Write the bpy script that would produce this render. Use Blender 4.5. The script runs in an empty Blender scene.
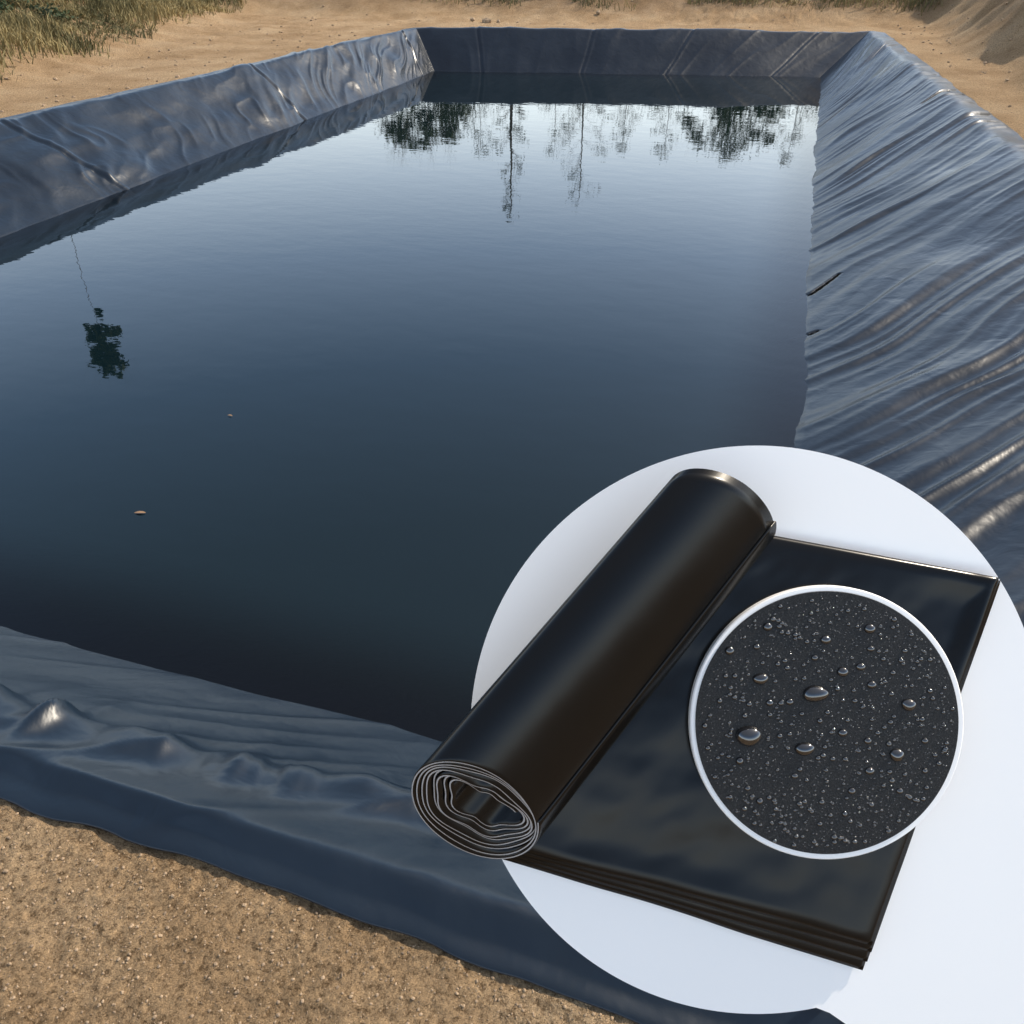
import bpy, math, random
import numpy as np
from mathutils import Vector, Matrix, Euler
random.seed(7); rng=np.random.default_rng(7)
scene=bpy.context.scene
rad=math.radians

# ---------------------------------------------------------------- helpers
def hsh(ix,iy,seed):
    n=(ix.astype(np.int64)*374761393+iy.astype(np.int64)*668265263+seed*1442695041)&0xffffffff
    n=((n^(n>>13))*1274126177)&0xffffffff
    n=(n^(n>>16))&0xffffffff
    return n/4294967295.0
def vn(x,y,seed=0):
    x=np.asarray(x,float);y=np.asarray(y,float)
    x,y=np.broadcast_arrays(x,y)
    ix=np.floor(x);iy=np.floor(y);fx=x-ix;fy=y-iy
    fx=fx*fx*fx*(fx*(fx*6-15)+10);fy=fy*fy*fy*(fy*(fy*6-15)+10)
    a=hsh(ix,iy,seed);b=hsh(ix+1,iy,seed);c=hsh(ix,iy+1,seed);d=hsh(ix+1,iy+1,seed)
    return (a*(1-fx)+b*fx)*(1-fy)+(c*(1-fx)+d*fx)*fy
def fbm(x,y,seed=0,o=4):
    s=0;a=.5;t=0
    for i in range(o):
        s=s+a*vn(x*2**i,y*2**i,seed+i);t+=a;a*=.5
    return s/t
def ss(a,b,x):
    t=np.clip((x-a)/(b-a),0,1);return t*t*(3-2*t)

def mesh_obj(name,verts,faces,mats=(),smooth=True,parent=None,midx=None):
    me=bpy.data.meshes.new(name)
    me.from_pydata([tuple(v) for v in verts],[],[tuple(f) for f in faces])
    for m in mats: me.materials.append(m)
    if midx is not None: me.polygons.foreach_set("material_index",np.asarray(midx,dtype=np.int32))
    me.polygons.foreach_set("use_smooth",np.full(len(me.polygons),smooth))
    me.update()
    ob=bpy.data.objects.new(name,me);scene.collection.objects.link(ob)
    if parent: ob.parent=parent
    return ob
def grid_faces(nu,nv,wrap_u=False):
    i=np.arange(nu if wrap_u else nu-1);j=np.arange(nv-1)
    I,J=np.meshgrid(i,j,indexing='ij');I2=(I+1)%nu
    return np.stack([I*nv+J,I2*nv+J,I2*nv+J+1,I*nv+J+1],-1).reshape(-1,4)

def new_mat(name):
    m=bpy.data.materials.new(name);m.use_nodes=True
    nt=m.node_tree;b=nt.nodes["Principled BSDF"];return m,nt,b
def N(nt,t,**kw):
    n=nt.nodes.new(t)
    for k,v in kw.items():
        if k in n.inputs: n.inputs[k].default_value=v
        else: setattr(n,k,v)
    return n
def ramp(nt,stops):
    r=nt.nodes.new("ShaderNodeValToRGB");e=r.color_ramp.elements
    while len(e)<len(stops): e.new(.5)
    for i,(p,c) in enumerate(stops):
        e[i].position=p;e[i].color=(*c,1)
    return r
def bump(nt,h,strength,dist,normal=None):
    b=nt.nodes.new("ShaderNodeBump");b.inputs["Strength"].default_value=strength
    b.inputs["Distance"].default_value=dist;nt.links.new(h,b.inputs["Height"])
    if normal: nt.links.new(normal,b.inputs["Normal"])
    return b.outputs[0]

# ---------------------------------------------------------------- materials
def sand_mat():
    m,nt,b=new_mat("sand_soil");L=nt.links
    tc=N(nt,"ShaderNodeTexCoord")
    n1=N(nt,"ShaderNodeTexNoise",Scale=.9,Detail=8.,Roughness=.65);L.new(tc.outputs["Object"],n1.inputs["Vector"])
    n2=N(nt,"ShaderNodeTexNoise",Scale=45.,Detail=6.,Roughness=.75);L.new(tc.outputs["Object"],n2.inputs["Vector"])
    n3=N(nt,"ShaderNodeTexVoronoi",Scale=120.);L.new(tc.outputs["Object"],n3.inputs["Vector"])
    r1=ramp(nt,[(.3,(.33,.215,.115)),(.5,(.46,.315,.18)),(.72,(.56,.41,.255))]);L.new(n1.outputs[0],r1.inputs[0])
    r2=ramp(nt,[(.36,(.28,.25,.22)),(.5,(1,1,1)),(.70,(1.35,1.3,1.24))]);L.new(n2.outputs[0],r2.inputs[0])
    mx=N(nt,"ShaderNodeMix",data_type='RGBA',blend_type='MULTIPLY');mx.inputs[0].default_value=.9
    L.new(r1.outputs[0],mx.inputs[6]);L.new(r2.outputs[0],mx.inputs[7])
    r3=ramp(nt,[(0,(.75,.73,.7)),(.4,(1,1,1))]);L.new(n3.outputs["Distance"],r3.inputs[0])
    mx2=N(nt,"ShaderNodeMix",data_type='RGBA',blend_type='MULTIPLY');mx2.inputs[0].default_value=.5
    L.new(mx.outputs[2],mx2.inputs[6]);L.new(r3.outputs[0],mx2.inputs[7])
    at=N(nt,"ShaderNodeAttribute",attribute_name="spoil_shade")
    mx3=N(nt,"ShaderNodeMix",data_type='RGBA',blend_type='MULTIPLY');mx3.inputs[7].default_value=(.40,.38,.40,1)  # greyer berm soil, with the shade of the slopes painted in
    L.new(at.outputs["Fac"],mx3.inputs[0]);L.new(mx2.outputs[2],mx3.inputs[6])
    L.new(mx3.outputs[2],b.inputs["Base Color"])
    b.inputs["Roughness"].default_value=.95;b.inputs["Specular IOR Level"].default_value=.1
    nrm=bump(nt,n2.outputs[0],1.0,.05)
    inv=N(nt,"ShaderNodeMath",operation='MULTIPLY');inv.inputs[1].default_value=-1;L.new(n3.outputs["Distance"],inv.inputs[0])
    nrm=bump(nt,inv.outputs[0],.6,.012,nrm)
    L.new(nrm,b.inputs["Normal"]);return m
def liner_mat():
    m,nt,b=new_mat("navy_geomembrane");L=nt.links
    tc=N(nt,"ShaderNodeTexCoord")
    n1=N(nt,"ShaderNodeTexNoise",Scale=1.3,Detail=6.,Roughness=.6);L.new(tc.outputs["Object"],n1.inputs["Vector"])
    r1=ramp(nt,[(.3,(.0025,.008,.017)),(.7,(.005,.0135,.026))]);L.new(n1.outputs[0],r1.inputs[0])
    L.new(r1.outputs[0],b.inputs["Base Color"])
    r2=ramp(nt,[(.3,(.27,)*3),(.7,(.42,)*3)]);L.new(n1.outputs[0],r2.inputs[0]);L.new(r2.outputs[0],b.inputs["Roughness"])
    n2=N(nt,"ShaderNodeTexNoise",Scale=5.,Detail=3.,Roughness=.5,Distortion=.4);L.new(tc.outputs["Object"],n2.inputs["Vector"])
    n3=N(nt,"ShaderNodeTexNoise",Scale=160.,Detail=3.);L.new(tc.outputs["Object"],n3.inputs["Vector"])
    nrm=bump(nt,n2.outputs[0],.22,.045);nrm=bump(nt,n3.outputs[0],.06,.003,nrm)
    L.new(nrm,b.inputs["Normal"]);return m
def water_mat():
    m,nt,b=new_mat("pond_water");L=nt.links
    tc=N(nt,"ShaderNodeTexCoord")
    mp=N(nt,"ShaderNodeMapping");mp.inputs["Scale"].default_value=(1,1.6,1);L.new(tc.outputs["Object"],mp.inputs[0])
    n1=N(nt,"ShaderNodeTexNoise",Scale=2.2,Detail=3.,Roughness=.5);L.new(mp.outputs[0],n1.inputs["Vector"])
    nrm=bump(nt,n1.outputs[0],.065,.02)
    b.inputs["Base Color"].default_value=(.003,.009,.012,1);b.inputs["Roughness"].default_value=.015
    b.inputs["IOR"].default_value=1.42;L.new(nrm,b.inputs["Normal"])
    b2=N(nt,"ShaderNodeBsdfTransparent");b2.inputs[0].default_value=(.6,.7,.76,1)
    gl=N(nt,"ShaderNodeBsdfGlossy",Roughness=.015);L.new(nrm,gl.inputs["Normal"])
    fr=N(nt,"ShaderNodeFresnel",IOR=1.42);L.new(nrm,fr.inputs["Normal"])
    mA=N(nt,"ShaderNodeMixShader");L.new(fr.outputs[0],mA.inputs[0]);L.new(b2.outputs[0],mA.inputs[1]);L.new(gl.outputs[0],mA.inputs[2])
    at=N(nt,"ShaderNodeAttribute",attribute_name="depth")
    mr=N(nt,"ShaderNodeMapRange");mr.interpolation_type='SMOOTHSTEP';mr.inputs[1].default_value=0;mr.inputs[2].default_value=.6;L.new(at.outputs["Fac"],mr.inputs[0])
    mB=N(nt,"ShaderNodeMixShader");L.new(mr.outputs[0],mB.inputs[0]);L.new(mA.outputs[0],mB.inputs[1]);L.new(b.outputs[0],mB.inputs[2])
    L.new(mB.outputs[0],nt.nodes["Material Output"].inputs[0]);return m
def leaf_mat(name,c1,c2,sc=.6):
    m,nt,b=new_mat(name);L=nt.links
    tc=N(nt,"ShaderNodeTexCoord");n=N(nt,"ShaderNodeTexNoise",Scale=sc,Detail=4.);L.new(tc.outputs["Object"],n.inputs["Vector"])
    r=ramp(nt,[(.35,c1),(.65,c2)]);L.new(n.outputs[0],r.inputs[0]);L.new(r.outputs[0],b.inputs["Base Color"])
    b.inputs["Roughness"].default_value=.8;return m
def black_mat(name,rough,bs,bstr,col=(.0035,.0035,.0036),spec=.4):
    m,nt,b=new_mat(name);L=nt.links
    b.inputs["Base Color"].default_value=(*col,1);b.inputs["Specular IOR Level"].default_value=spec
    tc=N(nt,"ShaderNodeTexCoord");n=N(nt,"ShaderNodeTexNoise",Scale=bs,Detail=3.);L.new(tc.outputs["Object"],n.inputs["Vector"])
    r=ramp(nt,[(.3,(rough*.85,)*3),(.7,(rough*1.2,)*3)]);L.new(n.outputs[0],r.inputs[0]);L.new(r.outputs[0],b.inputs["Roughness"])
    L.new(bump(nt,n.outputs[0],bstr,.02),b.inputs["Normal"]);return m
M_sand=sand_mat();M_liner=liner_mat();M_water=water_mat()
M_grass=leaf_mat("dry_grass",(.075,.072,.025),(.34,.26,.11),.6)
M_leaf=leaf_mat("foliage",(.02,.035,.012),(.06,.085,.03),1.5)
M_bark=leaf_mat("bark",(.05,.04,.03),(.11,.085,.06),4)
M_stone=leaf_mat("stone",(.2,.14,.085),(.44,.31,.19),30)
M_black=black_mat("black_polythene",.24,4,.10,spec=.30)
M_edge_shine=black_mat("cut_edge_shine",.3,60,.1,(.42,.42,.43))  # light grey paints the shine along the black sheet's cut edges
def white_mat():
    m,nt,b=new_mat("white_gloss_board");L=nt.links
    tc=N(nt,"ShaderNodeTexCoord");n=N(nt,"ShaderNodeTexNoise",Scale=3.);L.new(tc.outputs["Object"],n.inputs["Vector"])
    r=ramp(nt,[(.3,(.98,.965,.94)),(.7,(.99,.975,.95))]);L.new(n.outputs[0],r.inputs[0]);L.new(r.outputs[0],b.inputs["Base Color"])
    b.inputs["Roughness"].default_value=.5;return m
M_white=white_mat()

# ---------------------------------------------------------------- pond geometry (metres)
Qb=np.array([(-6.9,4.3,-1.5),(-1.7,4.3,-1.5),(-1.5,21.4,-1.5),(-6.9,20.0,-1.5)])
Qw=np.array([(-8.75,2.1,0),(.53,2.1,0),(.72,24.0,0),(-9.1,22.1,0)])
Qc=np.array([(-10.75,1.05,.87),(3.35,1.05,.87),(1.75,25.6,.9),(-9.85,22.8,.9)])
Qo=np.array([(-11.2,.90,.79),(3.8,.90,.79),(2.15,26.1,.82),(-10.2,23.3,.84)])
def quad_in(Q,x,y):
    d=np.full(np.broadcast(x,y).shape,1e9)
    for i in range(4):
        a=Q[i];b=Q[(i+1)%4];e=b[:2]-a[:2];e=e/np.linalg.norm(e)
        dd=-(x-a[0])*e[1]+(y-a[1])*e[0]
        d=np.minimum(d,dd)
    return d

# ---------------------------------------------------------------- pond liner
sides=[(0,1,1000),(1,2,1700),(2,3,420),(3,0,1000)]
KW=14;KS=130;KO=24
tk=[(Qb,Qw,KW),(Qw,Qc,KS),(Qc,Qo,KO)]
S_side=[];S_L=[];S_d=[]
cols=[]
for si,(a,b,n) in enumerate(sides):
    u=np.arange(n)/n
    if si==1: u=u**1.4
    cl=[];
    for (P,Q,k) in tk:
        for j in range(k):
            f=j/k
            A=P[a]*(1-f)+Q[a]*f;B=P[b]*(1-f)+Q[b]*f
            cl.append(A[None]*(1-u[:,None])+B[None]*u[:,None])
    A=Qo[a];B=Qo[b];cl.append(A[None]*(1-u[:,None])+B[None]*u[:,None])
    cols.append(np.stack(cl,1))
    ln=np.linalg.norm(Qc[b]-Qc[a]);S_side+= [si]*n;S_L+=list(u*ln);S_d+=list(np.minimum(u,1-u)*ln)
P=np.concatenate(cols,0);nS,nT=P.shape[:2]
for _ in range(30):
    Q=P.copy();Q[:,1:-1]=.25*P[:,:-2]+.5*P[:,1:-1]+.25*P[:,2:];Q[:,:KW+3]=P[:,:KW+3];P=Q
side=np.array(S_side)[:,None];Ls=np.array(S_L)[:,None];dc=np.array(S_d)[:,None]
seg=np.linalg.norm(np.diff(P,axis=1),axis=2);T=np.concatenate([np.zeros((nS,1)),np.cumsum(seg,1)],1)
T=T-T[:,KW:KW+1]
du=np.roll(P,-1,0)-np.roll(P,1,0);dv=np.gradient(P,axis=1)
nr=np.cross(du,dv);nr/=np.linalg.norm(nr,axis=2,keepdims=True)+1e-9
nr*=np.sign(nr[...,2:3]+1e-9)
fade=ss(0,.6,dc)
def ridge(n,p=1.6,e=.004): return (1.02-np.sqrt((2*n-1)**2+e))**p
# right bank: long, loosely parallel folds running from crest down to the water
c=Ls-1.0*T+.8*(vn(Ls*.35,T*.4,11)-.5)+.25*(vn(Ls*1.0,T*.7,12)-.5)
am=.3+1.0*vn(Ls*.8,T*.6,13);am2=.2+1.2*vn(Ls*1.3+4,T*.8,14)
right=am*(.065*ridge(vn(c*1.0,T*.2,21),2.,.02)+.055*ridge(vn(c*2.1+5,T*.28,22),2.,.03))+am2*(.042*ridge(vn(c*3.9+.3*T,T*.35,23),1.7,.05)+.010*ridge(vn(c*6.3-.4*T,T*.5,26),1.4,.10))+.05*vn(Ls*.5,T*.6,25)-.08
right=right*(.4+.6*ss(0,.7,T))
# left bank
c=-Ls-.7*T+1.0*(vn(Ls*.4,T*.7,31)-.5)+.5*(vn(Ls*1.2,T*1.3,36)-.5)
am=.4+1.1*vn(Ls*.6,T*.8,37)
left=am*(.05*ridge(vn(c*.7,T*.6,32),1.6)+.045*ridge(vn(c*1.7,T*1.1,33),1.6)+.025*ridge(vn(c*3.6,T*1.9,34),1.5))+.06*vn(Ls*.7,T*1.1,35)+.045*vn(Ls*2.0+T,T*2.2,38)-.10
left=left*(.3+.7*ss(0,.4,T))*(1-.45*ss(.9,1.4,T))
# near bank
c=Ls+.5*(T-1.35)+.5*(vn(Ls*.7,T*.5,41)-.5)
cr=np.exp(-((T-1.40)/.13)**2)+.22*np.exp(-((T-1.15)/.28)**2);am=.45+1.0*vn(Ls*.9,T*.3,47)
near=am*(.075*ridge(vn(c*1.5+.3,T*.5,42),1.6,.02)*cr+.065*ridge(vn(c*3.3+.6*T,T*.8,43),1.9,.02)*cr+.02*ridge(vn(c*8.5,T*1.4,48),1.5,.05)*cr)+.014*ridge(vn((Ls+2.6*T)*1.8,T*.6,46),1.5)*ss(-.3,.3,T)+.025*vn(Ls*.8,T*1.2,45)-.04
c=Ls+.2*T
far=.04*ridge(vn(c*.8,T*.3,51),2)+.02*ridge(vn(c*2.0,T*.5,52),2)+.05*vn(Ls*.5,T*.7,53)-.06
D=np.where(side==0,near,np.where(side==1,right,np.where(side==2,far,left)))
for s0,poss,am_ in ((3,(.9,7.6,13.5,17.6),.75),(2,(1.4,4.6,7.2,10.3),.55)):
    for p0 in poss:
        dd=(Ls-p0)+.10*(vn(T*1.6,Ls*0,61)-.5)+.06*T
        D=D+am_*np.where(side==s0,.016*np.exp(-(dd/.035)**2)-.024*np.exp(-((dd-.08)/.04)**2),0)
T1=T[:,-1:]
lip=1-ss(T1-.10,T1,T)
P=P+nr*(D*fade*(.2+.8*lip))[...,None]
hem=(vn(Ls*1.6,0,71)-.5)*.05+(vn(Ls*6,0,72)-.5)*.02
w=ss(T1-.3,T1,T)*hem*fade
outdir=np.stack([np.where(side==1,1,np.where(side==3,-1,0)),np.where(side==2,1,np.where(side==0,-1,0))],-1)
P[...,:2]+=outdir*w[...,None]
liner=mesh_obj("pond_liner",P.reshape(-1,3),grid_faces(nS,nT,True),[M_liner])
sm=liner.modifiers.new("thickness",'SOLIDIFY');sm.thickness=.012;sm.offset=-1

# ---------------------------------------------------------------- ground
def axis(parts):
    o=[]
    for a,b,st in parts: o.append(np.arange(a,b,st))
    return np.concatenate(o+[np.array([parts[-1][1]])])
gx=axis([(-400,-60,20),(-60,-30,1.5),(-30,-12,.2),(-12,-4,.12),(-4,-2,.03),(-2,1.2,.009),(1.2,4,.08),(4,14,.14),(14,60,2),(60,400,20)])
gy=axis([(-200,-10,12),(-10,.1,.5),(.1,1.1,.009),(1.1,3,.1),(3,36,.17),(36,60,.6),(60,120,5),(120,600,30)])
X,Y=np.meshgrid(gx,gy,indexing='ij')
def right_berm(x,y): return ss(3.9,7.0,x+.05*(y-18)+1.4*(fbm(x*.15,y*.4,85)-.5))*ss(4,10,y)
def far_berm(x,y): return ss(28.3,31.5,y-.16*x+1.2*(fbm(x*.3,y*.2,95)-.5))
def ground_h(x,y):
    z=.78+.03*(fbm(x*.8,y*.8,81,4)-.5)
    out=-quad_in(Qo,x,y)
    z=z+.22*(fbm(x*.25,y*.25,82,3)-.5)*ss(0,6,out)
    h=ss(-13.0,-20,x+.30*(y-15))*2.2+ss(-24,-60,x)*2
    z=z+h*(.8+.5*(fbm(x*.3,y*.3,83)-.5))
    z=z+far_berm(x,y)*.65*(.8+.5*fbm(x*.25,y*.25,84))
    z=z+right_berm(x,y)*2.5*(.85+.3*fbm(x*.5,y*.3,94))
    rough=ss(2,6,out)
    z=z+.16*(fbm(x*1.1,y*1.1,86,4)-.5)*rough+.13*(fbm(x*4,y*4,87,3)-.5)*ss(.6,3,out)
    z=z+.02*(fbm(x*9,y*9,88,3)-.5)+.016*(fbm(x*32,y*32,89,3)-.5)
    return z
Z=ground_h(X,Y)
d=quad_in(Qo,X,Y)
Z=np.where(d>.06,np.maximum(Z-(d-.06)*1.6-.02,-3.2),Z)
ground=mesh_obj("ground",np.stack([X,Y,Z],-1).reshape(-1,3),grid_faces(len(gx),len(gy)),[M_sand])
sp=np.clip(np.maximum(right_berm(X,Y),.9*far_berm(X,Y))*1.3-.15,0,1)*(.7+.5*(fbm(X*.8,Y*.8,96)-.3))  # berm mask for the darker soil and its painted shade
at=ground.data.attributes.new("spoil_shade",'FLOAT','POINT');at.data.foreach_set("value",np.clip(sp,0,1).reshape(-1).astype(np.float32))

def icos(sub=1):
    import bmesh
    bm=bmesh.new();bmesh.ops.create_icosphere(bm,subdivisions=sub,radius=1)
    v=np.array([x.co[:] for x in bm.verts]);f=np.array([[q.index for q in p.verts] for p in bm.faces]);bm.free();return v,f
iv,iff=icos(1)
def scatter(name,pts,sizes,mat,flat=.6):
    n=len(pts);V=[];
    for p,s in zip(pts,sizes):
        j=1+.35*(rng.random(len(iv))-.5)
        a=rng.random()*6.28;sc=np.array([1,.6+.5*rng.random(),flat])*s
        v=iv*j[:,None]*sc;v=np.stack([v[:,0]*math.cos(a)-v[:,1]*math.sin(a),v[:,0]*math.sin(a)+v[:,1]*math.cos(a),v[:,2]],-1)
        V.append(v+p)
    V=np.concatenate(V);Fc=np.concatenate([iff+i*len(iv) for i in range(n)])
    return mesh_obj(name,V,Fc,[mat],smooth=False)
pts=[];sz=[]
x=rng.uniform(-3.2,1.2,14000);y=rng.uniform(-.1,1.0,14000);h=ground_h(x,y)
k=quad_in(Qo,x,y)<-.0
for a,b,c_ in zip(x[k],y[k],h[k]): s=.0018+.0045*rng.random()**4;pts.append((a,b,c_+s*.3));sz.append(s)
x=np.concatenate([rng.uniform(2.5,7,900),rng.uniform(-16,-10.8,1300),rng.uniform(-12,6,500)]);y=np.concatenate([rng.uniform(6,30,900),rng.uniform(6,34,1300),rng.uniform(24,34,500)])
h=ground_h(x,y);k=quad_in(Qo,x,y)<-.15
for a,b,c_ in zip(x[k],y[k],h[k]): s=.008+.04*rng.random()**6;pts.append((a,b,c_+s*.2));sz.append(s)
for a,b,s in ((-9.0,26.2,.16),(-8.7,26.4,.1),(-9.5,26.3,.09),(-6,28,.1)): pts.append((a,b,float(ground_h(np.array(a),np.array(b)))+.05));sz.append(s)
scatter("gravel",pts,sz,M_stone)

# ---------------------------------------------------------------- water
wx=np.linspace(-9.7,1.4,220);wy=np.linspace(1.75,25.0,460)
X,Y=np.meshgrid(wx,wy,indexing='ij')
water=mesh_obj("water",np.stack([X,Y,X*0],-1).reshape(-1,3),grid_faces(220,460),[M_water])
dep=np.clip(quad_in(Qw,X,Y),0,9)*.75
at=water.data.attributes.new("depth",'FLOAT','POINT');at.data.foreach_set("value",dep.reshape(-1).astype(np.float32))

def leafbit(name,x,y,l,rot):
    vs=[];n=9
    for i in range(n):
        t=i/(n-1);wd=.12*l*math.sin(math.pi*t)**.8+.0008
        z=.004+.006*math.sin(t*3)
        vs+= [(l*(t-.5),wd,z+.003),(l*(t-.5),-wd,z)]
    f=[(2*i,2*i+1,2*i+3,2*i+2) for i in range(n-1)]
    m,nt,b=new_mat("dry_leaf");b.inputs["Base Color"].default_value=(.28,.17,.09,1)
    o=mesh_obj(name,vs,f,[m]);o.location=(x,y,0.0);o.rotation_euler=(0,0,rot);return o
leafbit("floating_leaf",-3.48,3.15,.075,.3)
leafbit("floating_leaf.001",-3.65,4.41,.045,.0)

# ---------------------------------------------------------------- vegetation
def tube(V,Fc,p0,p1,r0,r1,n=6):
    p0=Vector(p0);p1=Vector(p1);d=(p1-p0).normalized();a=d.orthogonal().normalized();b=d.cross(a);s=len(V)
    for p,r in ((p0,r0),(p1,r1)):
        for i in range(n):
            t=6.2832*i/n;V.append(p+a*(math.cos(t)*r)+b*(math.sin(t)*r))
    for i in range(n): Fc.append((s+i,s+(i+1)%n,s+n+(i+1)%n,s+n+i))
def branch(V,Fc,tips,p,d,l,r,lev,rnd,spread):
    segs=3;
    for i in range(segs):
        q=p+d*(l/segs);r2=r*(1-.22)
        tube(V,Fc,p,q,r,r2,7 if lev>2 else 4);p=q;r=r2
        d=(d+Vector((rnd.uniform(-.14,.14),rnd.uniform(-.14,.14),rnd.uniform(-.04,.1)))).normalized()
        if lev>0 and i>0:
            for k in range(2 if lev>1 else 3):
                nd=(d+Vector((rnd.uniform(-1,1),rnd.uniform(-1,1),rnd.uniform(-.3,.6)))*spread).normalized()
                branch(V,Fc,tips,p,nd,l*rnd.uniform(.5,.72),r*.6,lev-1,rnd,spread)
    tips.append((p.copy(),lev))
def tree(name,x,y,height,crown_r,crown_z0,seed,leaves=3000,trunk_r=.16,bare=False,leaf=.16):
    rnd=random.Random(seed);root=bpy.data.objects.new(name,None);scene.collection.objects.link(root)
    z0=float(ground_h(np.array(float(x)),np.array(float(y))))-.1
    root.location=(x,y,z0)
    V=[];Fc=[];tips=[]
    if bare:
        p=Vector((0,0,0));r=trunk_r;n=14;d=Vector((0,0,1))
        for i in range(n):
            q=p+d*(height/n);d=(Vector((rnd.uniform(-.06,.06),rnd.uniform(-.06,.06),1))).normalized()
            tube(V,Fc,p,q,r,r*.87);p=q;r*=.87
            if i>2:
                for k in range(3):
                    a=rnd.random()*6.28;nd=Vector((math.cos(a),math.sin(a),rnd.uniform(.3,1.1))).normalized()
                    branch(V,Fc,tips,p,nd,crown_r*(1.15-i/n)*rnd.uniform(.6,1),r*.45,1,rnd,.7)
    else:
        hz=crown_z0+.25*(height-crown_z0)
        p=Vector((0,0,0));r=trunk_r;n=6;d=Vector((0,0,1))
        for i in range(n):
            q=p+d*(hz/n);tube(V,Fc,p,q,r,r*.93,8);p=q;r*=.93;d=Vector((rnd.uniform(-.08,.08),rnd.uniform(-.08,.08),1)).normalized()
        for k in range(7):
            a=k*.9+rnd.random();nd=Vector((math.cos(a)*crown_r/(height-hz),math.sin(a)*crown_r/(height-hz),rnd.uniform(.35,1))).normalized()
            branch(V,Fc,tips,p,nd,(height-hz)*.62,r*.5,2,rnd,.6)
    o=mesh_obj("trunk_and_limbs",V,Fc,[M_bark],parent=root)
    if leaves:
        cl=[]
        zc=(height+crown_z0)/2;hh=(height-crown_z0)/2
        for i in range(46):
            while True:
                v=np.array([rnd.uniform(-1,1) for _ in range(3)])
                if .25<np.linalg.norm(v)<1: break
            cl.append((v*[crown_r,crown_r,hh]*(.85+.3*rnd.random())+[0,0,zc],crown_r*rnd.uniform(.12,.3)))
        if bare: cl=[(np.array(t[0][:]),.35) for t in rnd.sample(tips,min(46,len(tips)))]
        per=leaves//len(cl);V=[]
        for c0,r0 in cl:
            pp=rng.normal(0,.55,(per,3))*r0*[1,1,.8]+c0
            a=rng.normal(0,1,(per,3));a/=np.linalg.norm(a,axis=1,keepdims=True);b=np.cross(a,rng.normal(0,1,(per,3)));b/=np.linalg.norm(b,axis=1,keepdims=True)
            s=leaf*(.6+.8*rng.random((per,1)))
            V.append(np.stack([pp-a*s,pp+b*s*.45,pp+a*s,pp-b*s*.45],1))
        V=np.concatenate(V).reshape(-1,3);Fc=np.arange(len(V)).reshape(-1,4)
        mesh_obj("crown_leaves",V,Fc,[M_leaf],smooth=False,parent=root)
tree("leafy_tree",-23.8,55.5,8.8,3.0,2.6,1,8000,leaf=.13)
tree("leafy_tree.001",-3.3,60.5,8.0,3.3,2.6,2,6500,leaf=.13)
tree("slender_tree",-17.9,57.3,12.6,1.5,0,3,900,.30,True,.09)
tree("slender_tree.001",-13.2,58.5,11.3,2.6,0,4,500,.18,True,.08)
tree("slender_tree.002",-15.4,59.5,8.2,2.2,0,5,500,.09,True,.08)
tree("slender_tree.003",-20.5,58,8.4,2.2,0,6,700,.09,True,.08)
tree("slender_tree.004",-7.5,59,7.8,2.4,0,8,700,.09,True,.08)
tree("slender_tree.005",.8,61,8.0,2.4,0,9,700,.09,True,.08)
tree("slender_tree.006",-10.6,60,7.6,2.4,0,10,700,.09,True,.08)
tree("tall_thin_tree",-21.6,20.6,7.9,.50,5.4,12,2600,.011,leaf=.10)
V=[]
for i in range(110):
    x0=rng.uniform(-30,8);y0=60+rng.uniform(-2,2);r0=rng.uniform(.6,1.5);hh=rng.uniform(2.8,6.2);n=130
    pp=np.stack([rng.normal(x0,r0*.5,n),rng.normal(y0,r0*.5,n),1+rng.random(n)**.9*hh],-1)
    a=rng.normal(0,1,(n,3));a/=np.linalg.norm(a,axis=1,keepdims=True);b=np.cross(a,rng.normal(0,1,(n,3)));b/=np.linalg.norm(b,axis=1,keepdims=True)
    s=.14;V.append(np.stack([pp-a*s,pp+b*s*.45,pp+a*s,pp-b*s*.45],1))
V=np.concatenate(V).reshape(-1,3);mesh_obj("distant_shrubs",V,np.arange(len(V)).reshape(-1,4),[M_leaf],smooth=False)

n=260000
x=rng.uniform(-28,-12.5,n);y=rng.uniform(9,38,n)
dens=fbm(x*.9,y*.9,91,3)
q=x+.28*(y-14)+1.6*(fbm(x*.5,y*.5,92)-.5)
edge=ss(-13.6,-15.2,q)
k=(rng.random(n)<edge*(.25+.75*ss(.35,.5,dens)))&(q>-21)
x=x[k];y=y[k]
n2=90000;x2=rng.uniform(-24,9,n2);y2=rng.uniform(28,39,n2)
k2=(rng.random(n2)<ss(.3,.8,far_berm(x2,y2))*ss(.40,.55,fbm(x2*.5,y2*.7,97,3)))
x=np.concatenate([x,x2[k2]]);y=np.concatenate([y,y2[k2]])
n=len(x);z=ground_h(x,y)
L_=.10+.30*rng.random(n)*ss(.3,.7,fbm(x*.7,y*.7,93));a=rng.random(n)*6.28;w=.009+.008*rng.random(n);ln=.12*rng.normal(0,1,(n,2))
b0=np.stack([x-np.cos(a)*w,y-np.sin(a)*w,z-.03],-1);b1=np.stack([x+np.cos(a)*w,y+np.sin(a)*w,z-.03],-1)
m0=np.stack([x+ln[:,0]*.3,y+ln[:,1]*.3,z+L_*.6],-1);tp=np.stack([x+ln[:,0],y+ln[:,1],z+L_],-1)
dx=np.stack([np.cos(a)*w,np.sin(a)*w,w*0],-1)*.8
V=np.stack([b0,b1,m0+dx,m0-dx,tp],1).reshape(-1,3)
i=np.arange(n)*5
Fc=[tuple(r) for r in np.stack([i,i+1,i+2,i+3],-1)]+[tuple(r) for r in np.stack([i+3,i+2,i+4],-1)]
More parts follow.
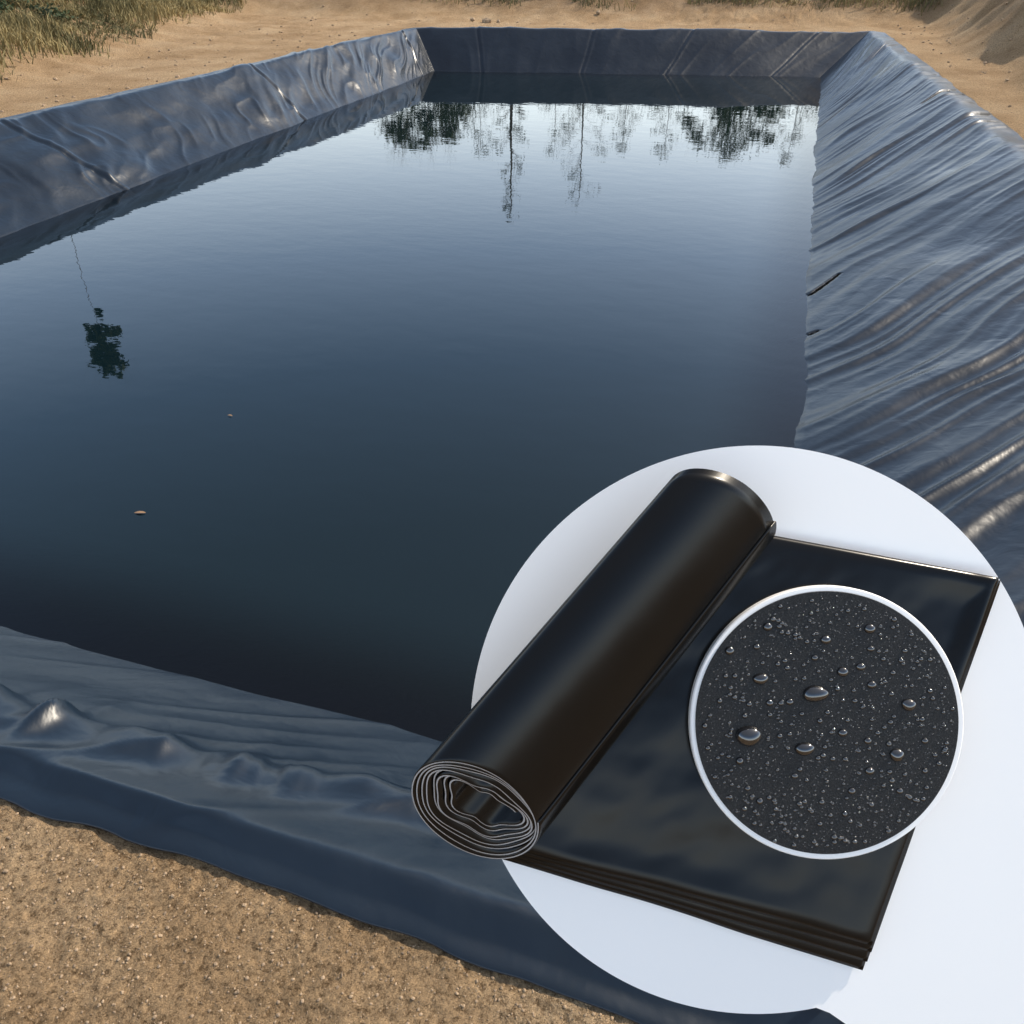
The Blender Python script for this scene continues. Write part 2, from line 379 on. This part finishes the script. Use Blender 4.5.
mesh_obj("grass",V,Fc,[M_grass],smooth=False)
V=[]
for i in range(60):
    y0=rng.uniform(12,34);x0=-15.5-.28*(y0-14)-rng.uniform(0,6);z0=float(ground_h(np.array(x0),np.array(y0)));r0=rng.uniform(.2,.6);n=260
    v=rng.normal(0,.5,(n,3))*[r0,r0,r0*.6];v[:,2]=abs(v[:,2]);pp=v+[x0,y0,z0]
    a=rng.normal(0,1,(n,3));a/=np.linalg.norm(a,axis=1,keepdims=True);b=np.cross(a,rng.normal(0,1,(n,3)));b/=np.linalg.norm(b,axis=1,keepdims=True)
    s=.05;V.append(np.stack([pp-a*s,pp+b*s*.5,pp+a*s,pp-b*s*.5],1))
V=np.concatenate(V).reshape(-1,3);mesh_obj("low_bushes",V,np.arange(len(V)).reshape(-1,4),[M_leaf],smooth=False)

# ---------------------------------------------------------------- display board + product
BM=Matrix.Translation((.163,1.090,1.735))@Euler((rad(53.55),0,rad(17.4)),'XYZ').to_matrix().to_4x4()
US=1.55/787
def m(px,py,w=0):
    k=1-w/787
    return (((px-512)*k-245)*US,(-(py-512)*k+217)*US,w*US)
def empty(name):
    e=bpy.data.objects.new(name,None);scene.collection.objects.link(e);e.matrix_world=BM;return e
board=empty("display_board")
out=[]
a0=rad(-78);a1=rad(-5)
npt=160
for i in range(npt+1):
    t=a1+(2*math.pi-(a1-a0))*i/npt
    out.append((757+286*math.cos(t),729-284*math.sin(t)))
out+= [(830,1012),(856,1030),(900,1040),(1050,1040),(1062,1028),(1062,800)]
V=[m(a,b,0) for a,b in out]+[m(a,b,-7) for a,b in out];n=len(out)
Fc=[tuple(range(n)),tuple(range(2*n-1,n-1,-1))]+[(i,n+i,n+(i+1)%n,(i+1)%n) for i in range(n)]
mesh_obj("panel",V,Fc,[M_white],smooth=False,parent=board)
V=[];Fc=[]
inv=BM.inverted()
for a in ((1010,890,-14),(935,890,-14)):
    p=Vector(m(*a));g=BM@p;q=inv@Vector((g.x,g.y,.72));tube(V,Fc,p,q,.014,.014,10)
tube(V,Fc,m(975,800,-12),inv@Vector((.8,1.39,.6)),.014,.014,10)
tube(V,Fc,m(620,890,-12),m(1040,890,-12),.01,.01,8)
mesh_obj("easel_legs",V,Fc,[M_white],parent=board)

roll=empty("black_liner_roll")
A=np.array([66,-14,0.]);B=np.array([-8,49,43.])
C0=np.array([475,808,60.]);C1=np.array([721,509,50.])
NT=8;NS=80*NT;NA=26
th=np.linspace(0,2*math.pi*NT,NS)
fr=th/th[-1]
def ringpt(th,fr,r,s,edge):
    sc=1-.15*s
    g=(1-fr)**1.4
    rr=r*(1+g*.28*np.cos(2*(th+.35))+g*.13*np.cos(5*th+1)+g*.08*np.cos(3*th)+.010*np.sin(2*th+fr*5)+.012*(vn(th*1.1,0,77)-.5))
    lx=A[0]*np.cos(th)*rr+B[0]*np.sin(th)*rr;ly=A[1]*np.cos(th)*rr+B[1]*np.sin(th)*rr;lw=B[2]*np.sin(th)*rr
    ly=ly-(1-fr)*5
    s2=s+edge*(1-ss(0,.15,s))
    cx=C0[0]+(C1[0]-C0[0])*s2+lx*sc;cy=C0[1]+(C1[1]-C0[1])*s2-ly*sc;cw=C0[2]+(C1[2]-C0[2])*s2+lw*sc
    k=1-cw/787
    return np.stack([((cx-512)*k-245)*US,(-(cy-512)*k+217)*US,cw*US],-1)
r_out=.40+.60*fr**.9
edge=.012*(vn(th*.35,0,101)-.5)+.03*(1-fr)
sa=np.concatenate([[0,.004,.012],np.linspace(.03,1,NA)])
go=np.stack([ringpt(th,fr,r_out-(.016 if j==0 else 0),s,edge) for j,s in enumerate(sa)],1)
gi=np.stack([ringpt(th,fr,r_out-.050+(.016 if j==0 else 0),s,edge) for j,s in enumerate(sa)],1)
n1=len(sa);Vv=np.concatenate([go.reshape(-1,3),gi.reshape(-1,3)]);off=NS*n1
F1=grid_faces(NS,n1);F2=grid_faces(NS,n1)[:,::-1]+off
i=np.arange(NS-1)
Fe=np.stack([i*n1,i*n1+off,(i+1)*n1+off,(i+1)*n1],-1)
Fe2=np.stack([i*n1+n1-1,(i+1)*n1+n1-1,(i+1)*n1+n1-1+off,i*n1+n1-1+off],-1)
Fend=np.stack([(NS-1)*n1+np.arange(n1-1),(NS-1)*n1+np.arange(n1-1)+off,(NS-1)*n1+np.arange(1,n1)+off,(NS-1)*n1+np.arange(1,n1)],-1)
FF=np.concatenate([F1,F2,Fe,Fe2,Fend]);mi=np.zeros(len(FF),int);mi[len(F1)+len(F2):len(F1)+len(F2)+len(Fe)]=1
ro=mesh_obj("rolled_sheet",Vv,FF,[M_black,M_edge_shine],parent=roll,midx=mi)
for kk,(l,f,r,b_,w0) in enumerate([((508,852),(872,944),(1000,577),(768,538),16),((506,856),(871,952),(1001,580),(766,541),12.5),
        ((504,859),(868,961),(1000,583),(764,545),9),((502,862),(863,969),(998,586),(762,549),5.5)]):
    nu=90;nv=90;u=np.linspace(0,1,nu)[:,None];v=np.linspace(0,1,nv)[None]
    l,f,r,b_=[np.array(q,float) for q in (l,f,r,b_)]
    l0=l+(-30,-14);b0=b_+(-20,-8)
    pt=(l0*(1-u[...,None])+f*u[...,None])*(1-v[...,None])+(b0*(1-u[...,None])+r*u[...,None])*v[...,None]
    wav=(vn(u*5,v*3,110+kk)-.5)*2.0
    pt=pt+np.stack([wav*.8*u,(vn(u*4,v*0,120+kk)-.5)*2.5*(1-v)],-1)
    e=np.minimum(np.minimum(1-u,v+0*u),1-v)
    w=w0+3.5*(fbm(u*2.2,v*2.2,130)-.5)*ss(0,.1,e)*4+6*ss(.7,1,u)*ss(.55,1,v)*(vn(u*7+v*3,v*6,131)) -2.0*(1-ss(0,.022,e))
    k=1-w/787
    G=np.stack([((pt[...,0]-512)*k-245)*US,(-(pt[...,1]-512)*k+217)*US,w*US],-1)
    o=mesh_obj("folded_layer_%d"%(kk+1),G.reshape(-1,3),grid_faces(nu,nv),[M_black,M_edge_shine],parent=roll)
    s_=o.modifiers.new("t",'SOLIDIFY');s_.thickness=1.2*US;s_.offset=-1;s_.material_offset_rim=1

def disc(px,py,R,w0,w1,name,mat,parent,seg=160,bev=1.2):
    c=np.array(m(px,py,w1));prof=[(0,w1),(R-bev,w1),(R,w1-bev),(R,w0)]
    V=[tuple(c)];Fc=[]
    for (q,w) in prof[1:]:
        for i in range(seg):
            t=6.283185*i/seg;V.append((c[0]+math.cos(t)*q*US*(1-w1/787),c[1]+math.sin(t)*q*US*(1-w1/787),w*US))
    for i in range(seg): Fc.append((0,1+i,1+(i+1)%seg))
    for k in range(len(prof)-2):
        for i in range(seg): a=1+k*seg;Fc.append((a+i,a+seg+i,a+seg+(i+1)%seg,a+(i+1)%seg))
    return mesh_obj(name,V,Fc,[mat],smooth=False,parent=parent)
dd=empty("water_droplet_sample_disc")
def sample_mat():
    mt,nt,b=new_mat("textured_black_membrane");L=nt.links
    tc=N(nt,"ShaderNodeTexCoord")
    n2=N(nt,"ShaderNodeTexNoise",Scale=300.,Detail=4.,Roughness=.7);L.new(tc.outputs["Object"],n2.inputs["Vector"])
    r=ramp(nt,[(.35,(.005,.005,.0055)),(.55,(.012,.012,.0125)),(.72,(.06,.06,.06))]);L.new(n2.outputs[0],r.inputs[0]);L.new(r.outputs[0],b.inputs["Base Color"])
    b.inputs["Roughness"].default_value=.40;b.inputs["Specular IOR Level"].default_value=.30
    L.new(bump(nt,n2.outputs[0],.45,.003),b.inputs["Normal"]);return mt
M_sample=sample_mat()
M_drop,nt_,b_=new_mat("water_droplet");b_.inputs["Roughness"].default_value=.04;b_.inputs["IOR"].default_value=1.8;b_.inputs["Coat Weight"].default_value=1.;b_.inputs["Coat Roughness"].default_value=.10
tc_=N(nt_,"ShaderNodeTexCoord");nn_=N(nt_,"ShaderNodeTexNoise",Scale=40.);nt_.links.new(tc_.outputs["Object"],nn_.inputs["Vector"])
rr_=ramp(nt_,[(.3,(.005,.005,.006)),(.7,(.014,.014,.015))]);nt_.links.new(nn_.outputs[0],rr_.inputs[0]);nt_.links.new(rr_.outputs[0],b_.inputs["Base Color"])
disc(827.5,722,137,19,27,"white_rim",M_white,dd)
disc(827.5,722,131.5,27,28.5,"sample_surface",M_sample,dd,bev=.3)
big=[(816,693,14,8),(749,735,13,11),(761,678,8,6),(805,748,10,7),(897,754,8,6.5),(870,628,6,5),(826,639,5.5,4.5),(768,626,5,4.5),(757,646,3.5,3),(730,650,5,4.5),
(843,671,6,5),(872,684,5,4),(909,704,8,6),(861,666,5,4),(843,732,5,4),(868,740,4,3.5),(889,743,3,3),(790,701,4,3.5),(871,648,4,3),(815,657,3.5,3),(848,610,2.5,2.5),
(770,702,4,3.5),(740,760,4,4),(760,800,3.5,3.5),(852,790,4,3.5),(795,775,3.5,3),(845,813,3,3),(820,823,3,2.5),(900,790,3.5,3),(925,740,3.5,3),(930,690,3,3),(720,700,3,3),(785,660,3,2.5),
(905,650,3,2.5),(833,758,3,2.5),(812,600,2.5,2),(893,672,3,2.5),(735,675,3,3),(775,840,2.5,2.5),(870,770,5,4),(925,770,3,3),(855,700,3,2.5),(745,715,3,3),(705,725,3,3),(820,720,3,3),(780,735,3,3)]
drops=list(big)
while len(drops)<1700:
    a=rng.random()*6.283;r=127*math.sqrt(rng.random());s=.75+2.3*rng.random()**4
    x=827.5+r*math.cos(a);y=722+r*math.sin(a)
    if all((x-q[0])**2+(y-q[1])**2>(q[2]+s+1)**2 for q in drops[:200]): drops.append((x,y,s,s*.9))
dv_,df_=icos(3);dv2,df2=icos(2)
V=[];Fc=[];o_=0
for q in drops:
    px,py,rx,ry=q;c=np.array(m(px,py,28.3))
    bv,bf=(dv_,df_) if rx>3 else (dv2,df2)
    v=bv.copy()
    if rx>6: ang=np.arctan2(v[:,1],v[:,0]);wob=1+.05*np.sin(2*ang+px)+.04*np.sin(3*ang+py);v[:,0]*=wob;v[:,1]*=wob
    v=v*[rx*US*.96,ry*US*.96,min(rx,ry)*.8*US];v[:,2]=np.maximum(v[:,2],-.3*US)
    Fc.append(bf+o_);o_+=len(v);V.append(v+c)
mesh_obj("droplets",np.concatenate(V),np.concatenate(Fc),[M_drop],parent=dd)

# ---------------------------------------------------------------- light, sky, camera
EL=42;AZ=44
s=Vector((math.cos(rad(EL))*math.sin(rad(AZ)),math.cos(rad(EL))*math.cos(rad(AZ)),math.sin(rad(EL))))
sl=bpy.data.lights.new("sun",'SUN');sl.energy=5.0;sl.angle=rad(.53);sl.color=(1,.89,.73)
so=bpy.data.objects.new("sun",sl);scene.collection.objects.link(so);so.rotation_euler=s.to_track_quat('Z','Y').to_euler();so.location=(10,0,30)
wd=bpy.data.worlds.new("World");scene.world=wd;wd.use_nodes=True;nt=wd.node_tree
sk=nt.nodes.new("ShaderNodeTexSky");sk.sky_type='NISHITA';sk.sun_disc=False;sk.sun_elevation=rad(EL);sk.sun_rotation=rad(AZ);sk.dust_density=2.0
bg=nt.nodes["Background"];bg.inputs[1].default_value=.11;nt.links.new(sk.outputs[0],bg.inputs[0])
# haze-coloured glow added to the sky by elevation, brightening water reflections and board
tc=nt.nodes.new("ShaderNodeTexCoord");sx=nt.nodes.new("ShaderNodeSeparateXYZ");nt.links.new(tc.outputs["Generated"],sx.inputs[0])
hz=ramp(nt,[(0,(1.35,1.38,1.36)),(.17,(1.35,1.47,1.48)),(.23,(.90,1.06,1.22)),(.31,(.46,.63,.88)),(.43,(.19,.31,.50)),(.6,(.16,.205,.27)),(.85,(.25,.25,.25))])
nt.links.new(sx.outputs["Z"],hz.inputs[0])
bg2=nt.nodes.new("ShaderNodeBackground");bg2.inputs[1].default_value=1.15;nt.links.new(hz.outputs[0],bg2.inputs[0])
ad=nt.nodes.new("ShaderNodeAddShader");nt.links.new(bg.outputs[0],ad.inputs[0]);nt.links.new(bg2.outputs[0],ad.inputs[1])
nt.links.new(ad.outputs[0],nt.nodes["World Output"].inputs[0])
cam=bpy.data.cameras.new("camera");cam.lens=27.67;cam.sensor_width=36;cam.clip_end=2000;cam.clip_start=.05
co=bpy.data.objects.new("camera",cam);scene.collection.objects.link(co);co.location=(0,0,3);co.rotation_euler=(rad(53.55),0,rad(17.4))
scene.camera=co
scene.view_settings.view_transform='Standard';scene.view_settings.look='None';scene.view_settings.exposure=0
